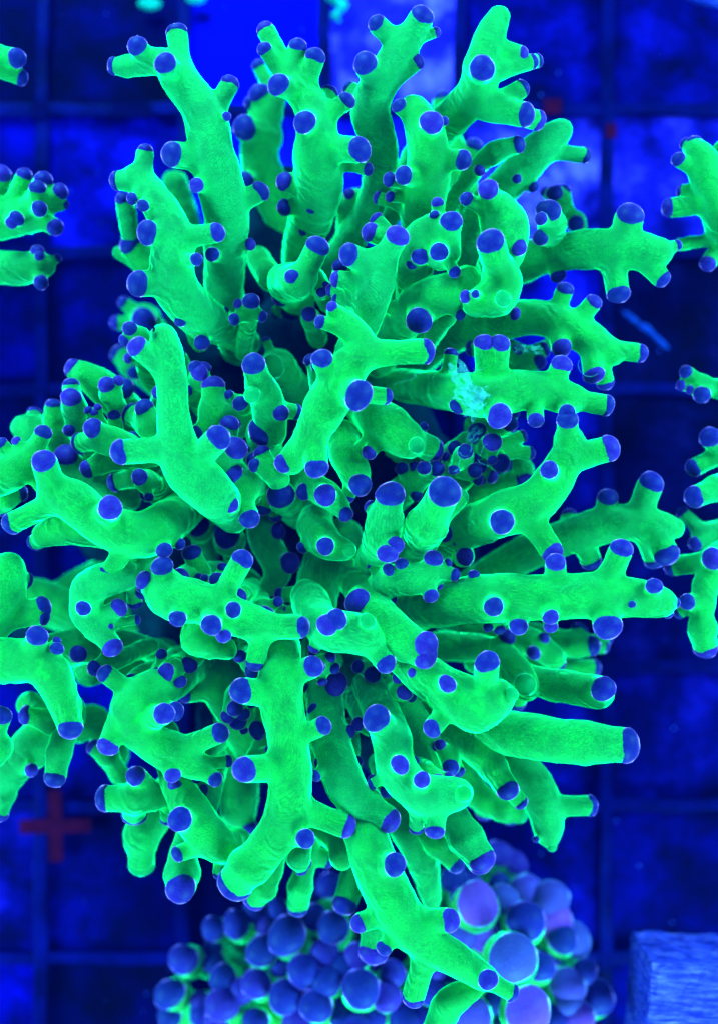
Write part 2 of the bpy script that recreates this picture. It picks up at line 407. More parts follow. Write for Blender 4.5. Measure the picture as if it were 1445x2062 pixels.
# tile spacers
def spacer(x, y, arm, wdt, material, label, name='tile_spacer', z=FZ+24, horiz=True, vert=True):
    import bmesh
    bm = bmesh.new(); p = W(x, y, z)
    k = (D-z)/D*S
    pts = []
    A, B = arm*k, wdt*k
    if horiz and vert: pts = [(-B,-B),(-B,-A),(B,-A),(B,-B),(A,-B),(A,B),(B,B),(B,A),(-B,A),(-B,B),(-A,B),(-A,-B)]
    elif horiz: pts = [(-A,-B),(A,-B),(A*1.04,0),(A,B),(-A,B)]
    else: pts = [(-B,-A),(B,-A),(B,A),(0,A*1.05),(-B,A)]
    vs = [bm.verts.new((a, b, 0)) for a, b in pts]; f = bm.faces.new(vs)
    r = bmesh.ops.extrude_face_region(bm, geom=[f])
    for v in r['geom']:
        if isinstance(v, bmesh.types.BMVert): v.co.z -= 5*S
    bmesh.ops.recalc_face_normals(bm, faces=bm.faces)
    bmesh.ops.bevel(bm, geom=list(bm.edges), offset=1.4*S, segments=2, affect='EDGES')
    me = bpy.data.meshes.new(name); bm.to_mesh(me); bm.free()
    o = link(name, me, M[material]); o.location = p; o['label'] = label; o['category'] = 'spacer'; o['group'] = 'plastic spacers on the grid crossings'
    o.rotation_euler.z = random.uniform(-.03, .03); return o
spacer(112, 1664, 72, 14, 'red', 'dark red cross shaped spacer on the grid left of the lower coral')
spacer(1112, 214, 17, 15, 'red', 'small dark red lump beside the upper right tentacles', horiz=True, vert=False)
spacer(1230, 263, 14, 11, 'red', 'tiny dark red lump on the upright bar near the upper right crossing', vert=True, horiz=False)
spacer(265, 222, 38, 15, 'dark', 'black rectangular clip on the upper left crossbar', vert=False)
spacer(80, 222, 16, 16, 'dark', 'round black peg at the upper left bar crossing', vert=False)

# ------------------------------------------------------------------ corals
main = thing('coral', 'large green branching coral with violet blue tips filling the middle of the picture', 'coral', W(640, 1050, FZ+20))
lump(main, 'skeleton', [(620,700,-420,150),(760,640,-430,150),(720,900,-420,190),(560,980,-420,170),(820,1150,-430,170),(600,1200,-420,180),
     (420,850,-440,120),(380,1200,-440,150),(250,1080,-460,100),(700,1400,-430,170),(520,1450,-440,140),(900,1000,-440,130),(820,1500,-460,110),(440,1560,-470,110),(120,1280,-470,110),(640,520,-400,120),(540,500,-400,105),(430,600,-420,105),(420,720,-420,120),(560,400,-480,80),(920,600,-470,110)], 'skeleton', h=16, amp=9)  # skeleton under the arms; last lumps added to darken the shaded gaps
def C(trunk, tips=(), **kw): return T(main, trunk, tips, **kw)
# --- upper left
C([(480,700,-210,46),(455,600,-130,50),(452,510,-60,50),(455,420,-20,52),(427,310,5,50),(412,235,15,46),(368,168,25,40),(330,128,25,32),(285,128,10,26),(250,134,0,20)],
  [(229,133,17,-4),(276,92,20,38,300,125),(333,127,23,58,350,155),(356,64,21,-12,370,150),(464,168,19,0,432,225),(457,234,10),(346,310,26,30,405,318),(396,373,16),(526,384,20,8,468,418),(504,492,12),(447,550,8),(427,512,15,64)])
C([(500,690,-160,34),(450,660,-100,46),(400,635,-40,52),(350,570,0,50),(348,490,10,46),(325,420,10,40),(285,368,5,32),(262,362,0,24)],
  [(293,305,18,-12,285,360),(236,364,20,-10,270,362),(266,400,12,30,300,395),(288,414,13,46),(297,468,24,40,350,475),(437,468,20,12,370,480),(278,571,26,32,345,568),(396,522,13,54),(407,690,16,30,405,650),(455,624,7,44)])
C([(350,600,-170,36),(300,530,-130,32)],[(264,489,26,20,300,535),(240,508,14,-20,280,530,'pale')])
C([(300,560,-140,24),(265,480,-110,22),(255,420,-90,20)],[(247,400,16,14)])
C([(420,620,-330,44),(380,480,-290,42),(352,370,-260,34)])
C([(330,680,-270,30),(290,640,-240,24)],[(290,645,26,25),(248,608,13,10,290,640),(232,650,14,10,290,650)])
C([(320,780,-260,30),(262,735,-220,26)],[(240,710,20,0,262,735),(270,748,17,20)])
# top left-centre
C([(600,560,-220,44),(612,480,-130,50),(640,390,-40,56),(637,310,0,52),(634,235,15,42),(600,170,20,32),(575,140,20,22)],
  [(534,58,19,4,578,145),(532,98,15,26,572,150),(600,92,19,14,585,150),(635,113,20,24,615,180),(560,170,22,44,600,185),(613,246,23,58),(699,202,18,14,645,240),(664,186,17,-18,640,225),(724,301,26,34,660,300),(572,365,20,28,635,385),(572,418,17,20,625,410),(628,417,14,66),(611,463,11,60),(741,341,13,10,680,330)])
C([(640,580,-260,50),(570,430,-220,52),(525,330,-190,50),(530,250,-170,44),(555,190,-160,30)],
  [(522,187,21,26,545,235),(493,257,28,34,535,270),(495,362,17,50),(502,206,13,14,530,220),(520,130,14,6,550,190)])
C([(660,560,-200,40),(712,470,-140,40),(755,390,-90,40),(765,300,-50,44),(745,220,-20,44),(775,150,10,38),(812,82,20,30)],
  [(758,47,20,16,800,90),(850,31,25,26,818,85),(878,64,11,4,820,88),(735,127,25,48,765,175),(838,122,18,6,780,170),(705,180,18,-30,750,220)])
C([(700,520,-190,30),(700,440,-140,30),(712,400,-110,28)],[(726,395,18,-2,690,410),(703,390,12,20)])
C([(780,440,-200,34),(840,320,-120,44),(905,240,-50,45),(955,190,0,42),(968,130,15,40),(985,75,15,34),(1004,34,10,25)],
  [(970,137,27,64,968,150),(1046,114,21,-14,975,88),(1070,124,16,-18,1000,140),(1050,178,19,-14,990,215),(1057,231,25,6,975,210),(1082,243,20,-22,985,215),(1082,122,14,-30,1000,140)])
C([(1010,560,-230,40),(940,400,-200,40),(915,320,-200,34)],[(955,292,18,20,930,340),(890,200,22,-10,915,320)])
C([(840,520,-130,44),(850,430,-60,50),(862,340,-10,50),(852,260,5,42),(832,216,5,30)],
  [(868,246,24,58,860,270),(803,212,16,16,840,245),(931,322,21,22,880,320),(895,243,9,20),(812,353,19,52),(783,361,15,24,840,370),(835,396,21,46,848,450),(785,396,11,20,840,400),(760,398,13,0,830,420)])
C([(930,600,-200,44),(960,440,-130,42),(1040,350,-90,46),(1095,290,-70,42),(1130,262,-65,26)],
  [(1177,313,16,-6,1095,305),(1073,376,13,14),(1040,360,10,20)])
C([(900,420,-130,22),(960,335,-70,24),(1010,300,-40,22)],[(1043,290,18,16,995,305),(965,343,12,24)])
C([(960,640,-100,46),(1000,540,-30,50),(1015,460,0,54),(995,415,10,38)],[(982,381,21,40,998,425),(938,400,15,34,985,430),(1042,497,19,22,1010,500)],wrinkle=5)
C([(960,610,30,34),(1005,590,30,46),(1008,545,35,40)],[(987,486,29,62,1006,555),(936,597,13,34,985,600),(956,592,9,50,985,600),(1012,602,16,38,1005,595,'pale')],wrinkle=6)
C([(830,600,-60,44),(840,500,0,46),(880,470,20,44),(890,510,20,42)],
  [(908,446,24,40,892,490),(883,507,19,58),(846,515,18,50),(830,527,15,46),(880,408,13,20,885,460),(874,433,11,30),(756,441,14,0,820,500),(745,467,20,10,820,500),(915,548,13,30)],wrinkle=5)
C([(700,720,-30,34),(735,640,10,38),(758,570,25,42),(762,530,30,38)],
  [(702,512,24,26,760,540),(800,475,23,36,768,530),(677,562,18,0,745,570),(680,603,16,-20,735,610),(667,583,14,-26,740,600)])
C([(760,720,-130,50),(800,660,-80,48),(850,610,-20,48),(905,585,10,42),(940,560,-10,30)],
  [(843,646,27,58,850,610),(770,617,13,12,825,625),(926,634,12,14,890,610),(808,556,15,-10,850,600)])
C([(600,600,-140,44),(580,570,-50,48),(600,570,0,42)],[(592,560,19,52),(565,598,19,34,590,580),(640,495,24,24,610,560),(642,590,10,26),(585,628,22,-10),(555,630,14,-30),(618,632,18,-30),(560,600,12,50)],wrinkle=4)
C([(520,520,-150,30),(545,560,-110,36)],[])
C([(640,680,-120,26),(625,640,-80,24)],[(622,632,15,14),(647,650,10,6)])
# --- centre Y
C([(585,930,10,30),(625,880,40,38),(660,810,60,48),(700,745,65,45),(730,700,62,36),(700,655,55,30),(672,628,50,18)],
  [(858,707,25,2,735,712),(722,796,30,56,690,785),(648,722,23,28,672,772),(637,943,24,26,632,880),(569,934,20,8,600,912),(668,617,12,18,685,645),(644,648,14,12,690,660),(778,798,17,-14,700,790)])
C([(545,870,-20,38),(540,815,0,38),(525,775,15,32)],[(511,733,24,30,522,775),(566,832,18,2,540,815),(596,830,16,-24,545,820),(507,795,17,40,530,800,'pale')],wrinkle=3)
C([(600,800,-190,44),(562,738,-120,46)],[(536,684,9,0,555,730),(548,738,24,26,560,738,'pale')])
C([(730,820,-60,44),(780,860,-5,50),(822,890,0,38)],[(742,912,15,26,770,880),(720,910,17,-20,760,880),(838,897,15,26,825,890,'pale'),(870,905,26,-50,810,880)])
# --- right middle
C([(900,640,-220,44),(1000,560,-150,46),(1090,515,-90,48),(1190,502,-50,46),(1270,500,-30,42),(1325,508,-20,34)],
  [(1268,432,29,30,1248,505),(1332,562,20,2,1290,520),(1245,592,23,12,1230,520),(1362,494,12,-6),(1123,556,15,24)])
C([(1170,520,-90,22),(1125,480,-60,24),(1110,450,-40,22)],[(1103,423,25,34),(1088,440,13,50),(1087,478,17,28,1110,480)])
C([(1180,520,-160,18),(1160,450,-140,18),(1125,405,-130,18)],[(1115,388,18,20),(1132,384,18,0),(1158,450,16,8),(1168,438,12,-4),(1095,385,12,0)])
C([(800,760,-230,44),(900,680,-160,46),(1000,650,-80,46),(1090,640,-50,42),(1170,672,-40,42),(1235,715,-40,26)],
  [(1288,711,19,-2,1200,700),(1037,632,13),(1137,582,18,14,1115,640),(1195,608,18,12,1150,660),(1130,701,20,34,1120,660),(1195,755,21,24,1185,690),(1218,772,18,-20,1200,700),(1213,668,10,0)])
C([(760,770,-170,34),(840,780,-100,44),(910,790,-30,45),(980,795,10,50),(1080,785,15,42),(1150,803,10,34)],
  [(1221,816,21,0,1120,800),(974,690,21,34,978,770),(1006,692,21,34,998,770),(907,711,14,4,900,770),(920,818,16,34,925,795),(1005,838,26,48,985,805),(1078,846,17,28),(1140,832,18,36),(1130,733,21,26,1110,785)])
C([(1010,790,-110,30),(1050,730,-100,32),(1020,700,-90,26)],[(1085,728,16,16),(1095,703,16,4),(1042,703,13,10),(950,700,18,-20,1010,710),(1110,690,13,0)])
C([(860,1120,-130,44),(930,1070,-60,48),(1010,1035,-5,50),(1075,1010,10,48),(1120,960,15,42),(1143,905,20,34),(1141,880,20,26)],
  [(1142,845,21,26,1142,885),(1226,903,26,10,1140,925),(1105,946,18,66),(1010,1051,25,60),(1112,1112,24,10,1065,1040)])
C([(1180,920,-70,28),(1150,880,-50,24)],[(1138,858,17,0)])
C([(900,1220,-220,44),(1010,1140,-160,46),(1130,1085,-110,46),(1230,1055,-80,46),(1310,1055,-70,38),(1358,1064,-70,24)],
  [(1223,1002,21,14,1215,1060),(1310,972,26,18,1280,1050),(1342,1118,26,26,1310,1060),(1318,1128,22,-16,1300,1070),(1190,1132,21,-14,1170,1080),(1146,1040,18,-30)])
C([(790,1240,-120,44),(880,1218,-40,52),(980,1205,0,54),(1090,1203,20,50),(1200,1200,30,50),(1290,1205,20,42),(1330,1212,10,34)],
  [(1118,1132,21,26,1118,1200),(1251,1105,24,22,1215,1185),(993,1222,21,66),(1043,1262,20,34),(1108,1243,16,54),(1223,1263,29,40,1215,1205),(1316,1180,17,48),(1271,1217,8,44),(1359,1214,12,-4),(953,1157,12,20),(1108,1262,15,20),(1345,1235,12,-10)])
C([(860,1060,-180,40),(960,1000,-150,36),(1040,970,-130,30)],[(1052,965,16,10),(1040,945,12,0)])
C([(880,1010,-120,36),(935,950,-70,36),(980,905,-50,28)],
  [(960,866,18,24),(978,908,14,40),(1008,933,20,34),(967,940,13,44),(990,960,15,10),(968,965,14,16),(915,902,16,30),(1052,878,13,-10,990,900),(1066,912,14,-20,990,910)])
C([(960,860,-150,34),(1030,900,-130,26),(1055,950,-120,22)],[(1058,965,17,6)])
C([(800,1000,-90,40),(840,965,-45,30),(870,950,-35,20)],[(808,943,14,30),(853,942,14,40),(878,943,17,22),(838,997,14,26),(832,940,12,10)])
C([(790,1170,-130,44),(830,1110,-50,46),(858,1058,20,44)],[(895,990,33,60,862,1050),(925,1000,20,-40,870,1060,'pale')])
C([(740,1150,-90,40),(765,1095,-10,42),(775,1045,10,38)],[(786,995,28,36,776,1045),(780,1115,21,40,770,1085),(795,1098,19,36,770,1085),(745,1020,14,-20)])
C([(740,1230,-90,36),(775,1175,-20,36),(835,1165,0,36),(878,1150,0,24)],
  [(872,1124,18,20,865,1150),(808,1135,13,24),(782,1147,13,34),(915,1158,14,6),(902,1133,9,6),(867,1200,16,22),(784,1210,16,22),(752,1195,11,0),(748,1138,10,-4),(884,1180,9,0)])
C([(560,965,-20,28),(545,945,-5,20)],[(512,937,14,16),(548,938,20,-4),(527,910,17,0)])
C([(545,930,-110,38),(532,885,-40,38)],[(530,867,31,30,532,872)])
C([(600,1040,-120,34),(572,1005,-50,34)],[(565,997,28,32,568,1000)])
C([(600,960,-60,30),(640,985,-25,32),(680,1015,-20,26)],[(655,997,22,44),(613,991,18,22),(696,1036,16,16)])
C([(690,880,-60,42),(700,925,-25,38),(715,955,-10,32)],[(725,977,24,30,715,950),(700,1000,15,-20)])
C([(640,1010,-120,42),(635,1060,-50,42),(660,1095,-15,38),(698,1107,-10,22)],[(655,1100,18,52),(608,1103,12,6),(703,1108,13,18,698,1107,'pale')],wrinkle=3)
C([(520,1020,-160,40),(530,1080,-120,40),(560,1145,-100,36),(540,1190,-100,24)],[(584,1133,21,34),(560,1070,16,34),(541,1208,16,6),(490,1035,14,0)])
C([(690,1090,-150,60),(650,1150,-100,58),(635,1220,-60,50)],[(563,1198,15,4,610,1195),(580,1240,18,-10)])
C([(540,1240,-170,50),(500,1180,-160,40),(470,1160,-160,30)],[])
C([(670,1130,-150,40),(720,1180,-60,40),(770,1250,0,46),(820,1295,20,42)],[(857,1300,28,30,815,1290),(857,1322,27,24,815,1300),(720,1212,27,44)])
C([(620,1200,-60,44),(650,1260,10,44),(710,1275,30,48),(750,1285,25,38)],[(659,1258,21,46,672,1265),(677,1247,21,46,678,1265),(777,1337,21,18,745,1295),(631,1307,12,4),(740,1251,16,42,738,1262,'pale')])
# --- right lower
C([(900,1240,-220,40),(990,1280,-170,38),(1070,1295,-140,38),(1115,1325,-130,28)],[(1073,1315,14,36),(1122,1338,18,-6),(1095,1285,12,10)])
C([(1000,1260,-200,30),(1100,1285,-170,32),(1160,1300,-150,30)],[(1190,1300,22,6),(1165,1268,17,-10),(1215,1302,15,-20),(1222,1285,13,-26)])
C([(1040,1330,-200,28),(1130,1345,-190,28)],[(1198,1345,16,-6,1130,1345)])
C([(880,1300,-150,38),(985,1310,-110,38),(1030,1345,-60,40),(1058,1385,-50,34)],[(1020,1283,18,26),(1088,1383,11,4),(1056,1378,22,30,1056,1382,'pale')])
C([(960,1330,-140,36),(1080,1372,-70,38),(1150,1385,-40,40),(1205,1395,-25,34)],[(1214,1387,26,36,1205,1392),(1040,1415,18,-40)],wrinkle=2)
C([(860,1420,-140,44),(980,1465,-50,52),(1100,1488,-10,50),(1190,1496,0,44),(1225,1499,0,38)],[(1262,1501,35,6,1180,1496)])
C([(760,1260,-100,34),(820,1330,-10,42),(890,1385,20,52),(960,1420,40,60),(1000,1400,35,42)],
  [(980,1333,25,48,975,1400),(900,1377,18,62),(869,1467,20,28,900,1430),(832,1355,12,20),(1030,1398,14,16,1005,1400,'pale')],wrinkle=6)
C([(860,1440,-110,40),(950,1500,-50,40),(990,1545,-35,34)],[(1022,1590,24,18,995,1550),(1048,1616,16,-6,1010,1575)])
C([(930,1480,-180,44),(1040,1540,-110,48),(1085,1600,-85,46),(1103,1660,-80,38),(1103,1680,-80,30)],[(1189,1622,20,0,1085,1625),(1078,1690,7,26),(1110,1706,11,4,1105,1680,'pale')])
C([(850,1440,-200,34),(910,1530,-180,38),(960,1600,-170,36),(1015,1632,-160,24)],[(1030,1645,18,-10),(1046,1640,19,-4,1010,1630,'pale'),(975,1635,20,-20)])
C([(690,1340,-160,44),(770,1390,-100,46),(830,1450,-70,42),(880,1540,-60,38)],[])
C([(740,1380,-80,40),(785,1475,10,44),(800,1550,20,46),(850,1600,30,46),(905,1600,35,40),(925,1597,35,32)],
  [(757,1446,28,40,785,1485),(805,1540,19,58),(849,1570,17,60),(748,1580,11,4),(875,1674,20,10,880,1615),(838,1668,15,-20,840,1615),(932,1598,17,32,926,1597,'pale')],wrinkle=2)
C([(860,1560,-120,38),(905,1640,-60,40),(940,1695,-40,38)],[(970,1732,30,14,940,1690),(968,1740,26,2,940,1690)])
C([(780,1590,-150,50),(830,1680,-120,50),(860,1770,-115,34),(868,1815,-115,22)],[])
C([(830,1650,-110,28),(880,1705,-90,24)],[(919,1743,18,6,880,1705),(905,1690,18,-30)])
C([(640,1300,-130,44),(650,1400,-60,46),(668,1500,-15,44),(700,1590,10,44),(738,1622,15,38)],
  [(783,1652,27,12,730,1618),(704,1473,14,10),(635,1562,12,34),(676,1378,25,50,655,1385),(620,1388,12,26),(632,1430,14,30)])
C([(710,1600,-50,44),(735,1680,10,48),(765,1765,25,52),(810,1850,30,52),(870,1905,35,42),(930,1940,35,36),(975,1970,30,28)],
  [(1031,2000,17,-4,960,1965),(982,1973,20,36,965,1965),(795,1741,23,62),(905,1853,24,20,840,1855),(722,1860,20,12,775,1840),(772,1910,16,24,805,1870),(831,2010,23,-6,858,1910)])
C([(860,2140,-40,36),(885,2060,-15,36),(915,2010,0,34),(965,1988,5,16)],[])
C([(640,1660,-120,34),(685,1700,-60,32),(688,1730,-50,28)],[])
C([(740,1660,-150,30),(715,1750,-120,30)],[(693,1822,25,20,712,1770)])
C([(770,1820,-90,24),(760,1880,-80,26)],[(752,1920,30,14)])
# --- lower centre
C([(560,1250,-80,44),(563,1330,0,48),(568,1420,25,48),(583,1510,35,44),(585,1590,40,48),(568,1665,40,48),(525,1722,32,44),(490,1755,26,38)],
  [(472,1780,36,-16,500,1745),(486,1391,27,36,550,1398),(631,1342,23,26,575,1365),(651,1461,19,16,590,1490),(492,1550,27,44,560,1545),(697,1664,25,-6,585,1620),(615,1689,20,26,590,1680)])
C([(600,1680,-60,34),(600,1730,-30,28)],[(615,1740,14,-10),(607,1752,12,-16)])
C([(560,1700,-90,30),(545,1760,-70,26),(528,1790,-70,24)],[(510,1812,23,-10,530,1790)])
C([(620,1700,-100,30),(610,1760,-90,26),(602,1800,-90,22)],[(599,1828,22,-12,605,1790),(660,1730,18,-10)])
C([(470,1450,-220,50),(480,1550,-180,56),(480,1630,-170,48)],[(503,1668,16,24)])
C([(330,1480,-60,40),(360,1580,-30,38),(395,1650,-5,46),(440,1700,-10,42),(480,1690,-50,30)],
  [(362,1650,25,58,385,1650),(358,1720,17,10,415,1700),(505,1702,16,20),(440,1760,12,-10)])
C([(400,1640,-90,36),(372,1710,-50,34),(366,1760,-30,34)],[(364,1790,31,30,366,1765)])
C([(340,1600,-140,50),(290,1670,-110,48),(283,1690,-105,42)],[(285,1745,26,-4,285,1700,'pale')])
C([(360,1590,-90,34),(310,1605,-45,32),(260,1608,-30,30)],[(212,1608,26,-6,270,1607),(273,1562,21,42,310,1600),(340,1650,16,-20),(270,1640,24,-40)])
C([(240,1560,-130,28),(215,1520,-110,26)],[(187,1503,16,0),(230,1480,15,10)])
C([(420,1310,-130,40),(350,1370,-40,44),(290,1400,0,50),(262,1440,10,46),(300,1490,10,42),(350,1515,10,42),(400,1545,0,30)],
  [(211,1356,19,16,275,1400),(217,1503,22,28,240,1455),(331,1437,22,50,285,1460),(354,1432,19,8,300,1440),(368,1345,10,40),(443,1476,21,8,360,1510),(348,1561,17,34,330,1520),(434,1570,16,20),(459,1533,13,-10,400,1540)])
C([(480,1320,-130,44),(440,1380,-90,40),(470,1440,-110,44),(500,1500,-150,46)],[(373,1397,19,14,440,1390),(470,1425,14,-10)])
C([(300,1140,-30,38),(345,1200,20,52),(410,1215,35,48),(470,1240,38,44),(530,1262,38,36)],
  [(489,1126,22,18,445,1205),(605,1262,25,2,520,1262),(514,1336,20,-6,528,1275),(470,1228,17,52),(358,1246,18,50),(426,1259,21,62),(450,1280,16,40),(327,1140,21,34,335,1195),(290,1168,18,16,330,1190)],wrinkle=4)
C([(430,1240,-20,50),(400,1285,0,44),(455,1305,0,28)],[],wrinkle=7)
C([(430,1180,-90,22),(400,1150,-50,20)],[(386,1113,19,24)])
C([(400,1000,-120,44),(340,1050,-20,50),(285,1078,15,52),(215,1058,25,48),(150,1012,30,48),(112,985,30,36)],
  [(88,928,26,40,108,988),(22,1055,22,0,120,1005),(222,1022,25,60),(331,1108,17,36),(363,1096,12,4,320,1075),(215,1157,19,6,265,1090)])
C([(260,1080,-40,40),(150,1060,-10,40),(90,1078,-15,28)],[(72,1092,17,-30)])
C([(300,1150,-60,34),(240,1160,0,36),(185,1180,15,40),(172,1225,20,36),(195,1265,15,32)],
  [(168,1225,15,50),(227,1304,21,12,200,1265),(240,1223,18,6),(272,1215,16,-14),(222,1262,8,10),(275,1248,11,-20)],wrinkle=3)
C([(330,1320,-160,34),(280,1300,-110,30),(240,1290,-90,26)])
C([(330,1320,-200,44),(230,1330,-160,46),(180,1350,-130,44)])
# --- left-centre Y
C([(470,1040,-30,40),(425,990,30,52),(375,940,50,52),(352,860,55,38),(348,780,58,34),(338,715,58,34),(330,676,56,30)],
  [(275,697,22,22,335,745),(242,910,25,6,350,905),(441,880,26,42,385,940),(460,1013,21,44),(290,1130,1,0)])
C([(500,990,-40,36),(450,930,-10,34)],[(475,902,24,24),(463,853,20,8,450,920)])
C([(470,850,-60,48),(435,830,-20,40)],[(430,775,24,4,432,830),(395,872,15,10,420,850),(465,853,21,40)])
C([(540,970,-60,30),(500,975,-20,34),(480,1000,-15,32)],[(470,953,20,26),(503,1045,21,26),(458,1038,18,-14),(530,1025,18,0),(557,1040,14,-20)])
C([(420,1110,-180,30),(400,1060,-120,28)],[(399,1055,24,24)])
C([(480,1130,-160,30),(460,1085,-100,28)],[(457,1078,27,24)])
C([(350,900,-180,44),(270,840,-120,46),(215,785,-80,42),(170,752,-70,30)],[(148,742,22,-4,190,770),(250,782,21,40)])
C([(200,920,-110,34),(160,860,-50,28),(150,820,-35,24)],[(143,800,21,20),(143,775,18,-6),(140,866,14,24)])
C([(150,960,-140,30),(115,880,-90,30),(108,840,-80,22)],[(107,815,17,4)])
C([(230,900,-70,26),(200,860,-30,22)],[(190,830,10,20),(178,826,9,20),(197,820,9,20)])
C([(240,900,-70,20),(232,860,-40,16)],[(230,836,13,10)])
C([(330,880,-40,22),(302,855,-20,18)],[(290,820,20,14),(293,854,14,16),(268,835,24,-40)])
C([(300,930,-60,36),(240,895,-10,34),(205,880,0,26)],[(187,862,21,26,215,888),(270,882,18,-4),(160,893,20,-30),(232,935,14,-20)])
C([(250,1000,-140,44),(180,960,-100,40),(140,940,-90,30)],[(133,917,25,20),(176,944,18,30,220,940)])
C([(310,920,-30,26),(230,925,-20,26),(200,935,-15,22)],[(176,945,18,8)])
C([(310,960,-90,26),(265,960,-70,22)],[(229,972,18,0,275,960)])
C([(370,1020,-100,30),(330,1000,-60,26)],[(294,993,17,0,330,1000)])
C([(-60,970,-20,44),(10,955,0,44),(60,920,10,32)],[(88,870,18,10,70,910),(33,888,11,10),(2,893,14,8),(90,985,16,-30)])
C([(-40,1010,-60,40),(10,1000,-40,34)],[(44,992,17,-10),(10,1030,14,-10)])
C([(120,900,-130,40),(75,870,-110,40),(45,860,-110,30)],[(70,830,14,-20)])
# --- left lower
C([(-70,1300,-20,70),(-10,1210,0,62),(15,1150,5,42)],[(87,1222,22,0,0,1245),(88,1240,18,2,0,1250),(53,1170,17,-30)])
C([(-80,1330,0,54),(10,1330,20,52),(80,1335,25,48),(115,1380,25,42),(133,1430,25,32)],[(142,1468,26,14,133,1425),(75,1280,22,34),(115,1306,14,20),(115,1290,9,6)],wrinkle=5)
C([(60,1320,-80,44),(160,1300,-50,44),(185,1270,-50,36)],[(60,1290,10,0)])
C([(60,1420,-100,34),(110,1460,-60,28)],[(52,1440,19,8,110,1455),(70,1425,12,-20)])
C([(140,1440,-70,32),(120,1510,-40,28)],[(111,1567,22,10,118,1520)])
C([(130,1440,-140,54),(70,1500,-100,54),(20,1560,-90,40),(5,1610,-90,22)],[(64,1551,14,46),(-4,1640,20,0)])
C([(-50,1540,0,40),(-5,1505,10,36)],[(2,1440,22,20,-20,1500)])
C([(230,1520,-200,40),(190,1450,-170,40),(160,1470,-160,34)])
C([(350,1150,-320,60),(220,1160,-290,52),(110,1210,-270,44)])
C([(300,1240,-300,60),(150,1230,-260,60),(60,1200,-250,50)])

# --- small shoots crowding the gaps lower down
gaps = [(560,450,70),(590,680,90),(400,1070,60),(720,1390,50),(250,1230,60),(860,1250,60),(480,560,70),(820,790,80),(890,760,60),(950,800,60)]
cnt = 0
while cnt < 80:
    a = random.uniform(0, 6.283); q = random.uniform(.1, 1)**.5
    hx, hy = (640, 1080)
    x, y = hx+q*470*math.cos(a), hy+q*600*math.sin(a)
    if x < 60 or any(math.hypot(x-gx_, y-gy_) < gr_ for gx_, gy_, gr_ in gaps): continue
    if x > 1000 or y > 1640 or (y < 700 and (x < 330 or x > 950)) or (y > 1500 and x < 300): continue
    cnt += 1
    dx, dy = (x-hx)/600+random.uniform(-.4, .4), (y-hy)/600+random.uniform(-.4, .4)
    z = random.uniform(-65, -12); r = random.uniform(20, 28)
    x2, y2 = x+dx*30, y+dy*30
    tp = [(x2+dx*22, y2+dy*22, random.uniform(15, 20), 26, x2, y2)]
    for e in range(random.randrange(1, 4)):
        b = random.uniform(0, 6.283); l_ = random.uniform(26, 36); tp.append((x2+l_*math.cos(b), y2+l_*math.sin(b), random.uniform(9, 15), random.uniform(8, 24), x2, y2))
    C([(x-dx*60, y-dy*60, z-90, r), (x, y, z-20, r), (x2, y2, z, r*.9)], tp)
# --- neighbouring corals at the edges
def base(p, x, y):
    lump(p, 'skeleton', [(x, y, -440, 90), (x+30, y+60, -470, 80)], 'skeleton', h=18, amp=8)
c1 = thing('coral', 'green coral arm with two blue tips at the upper left edge above the others', 'coral', W(-60, 120, FZ+20)); base(c1, -120, 130)
T(c1, [(-120,160,-250,44),(-50,125,-100,40),(-10,118,-70,36)], [(35,117,20,24,-10,112),(44,157,16,-4,-10,135)])
c2 = thing('coral', 'small green coral head of crowded blue tips and a fluted arm at the left edge', 'coral', W(-60, 480, FZ+20)); base(c2, -120, 480)
T(c2, [(-140,480,-240,60),(-40,440,-120,64),(30,440,-90,46),(75,435,-80,38)],
  [(3,350,21,30,-20,420),(50,352,17,10,20,420),(88,362,20,18,60,425),(76,377,17,36),(122,385,18,14,75,425),(130,410,12,-4,80,430),(80,420,16,50),(34,440,15,54),(24,448,13,54),(112,458,18,20)], wrinkle=3)
T(c2, [(-140,560,-240,50),(-40,540,-110,44),(50,540,-90,42),(88,535,-90,30)], [(76,505,14,24),(80,515,10,34),(83,569,15,24),(117,520,9,0)], wrinkle=2)
c3 = thing('coral', 'green coral with forked arms at the upper right edge', 'coral', W(1500, 450, FZ+20)); base(c3, 1560, 440)
T(c3, [(1560,560,-240,50),(1470,480,-110,48),(1440,410,-60,42),(1415,330,-50,38),(1402,305,-50,26)],
  [(1395,290,18,-10),(1380,290,14,-20),(1364,320,15,18,1405,345),(1346,418,20,-8,1440,412),(1362,494,13,0,1440,480),(1424,531,17,24,1460,480),(1370,385,14,-30)])
T(c3, [(1560,440,-200,40),(1470,360,-100,34),(1450,300,-90,22)])
c4 = thing('coral', 'small green coral arm ending in four blue knobs at the right edge', 'coral', W(1520, 790, FZ+20)); base(c4, 1580, 790)
T(c4, [(1560,800,-220,40),(1470,784,-110,30),(1410,776,-90,22)], [(1380,749,15,14),(1370,776,12,8),(1388,785,9,20),(1412,795,18,30)])
c5 = thing('coral', 'branching green coral with a long hanging arm at the lower right edge', 'coral', W(1510, 1080, FZ+20)); base(c5, 1570, 1060)
T(c5, [(1560,900,-220,40),(1480,900,-110,36),(1450,900,-90,28)], [(1428,880,22,24),(1394,943,18,6,1460,910)])
T(c5, [(1580,1000,-220,44),(1480,975,-110,38),(1440,985,-80,30)], [(1396,1001,22,20,1440,985)])
T(c5, [(1580,1060,-240,44),(1470,1075,-160,42),(1420,1080,-140,34)], [(1373,1032,13,0,1410,1070),(1398,1095,15,14)])
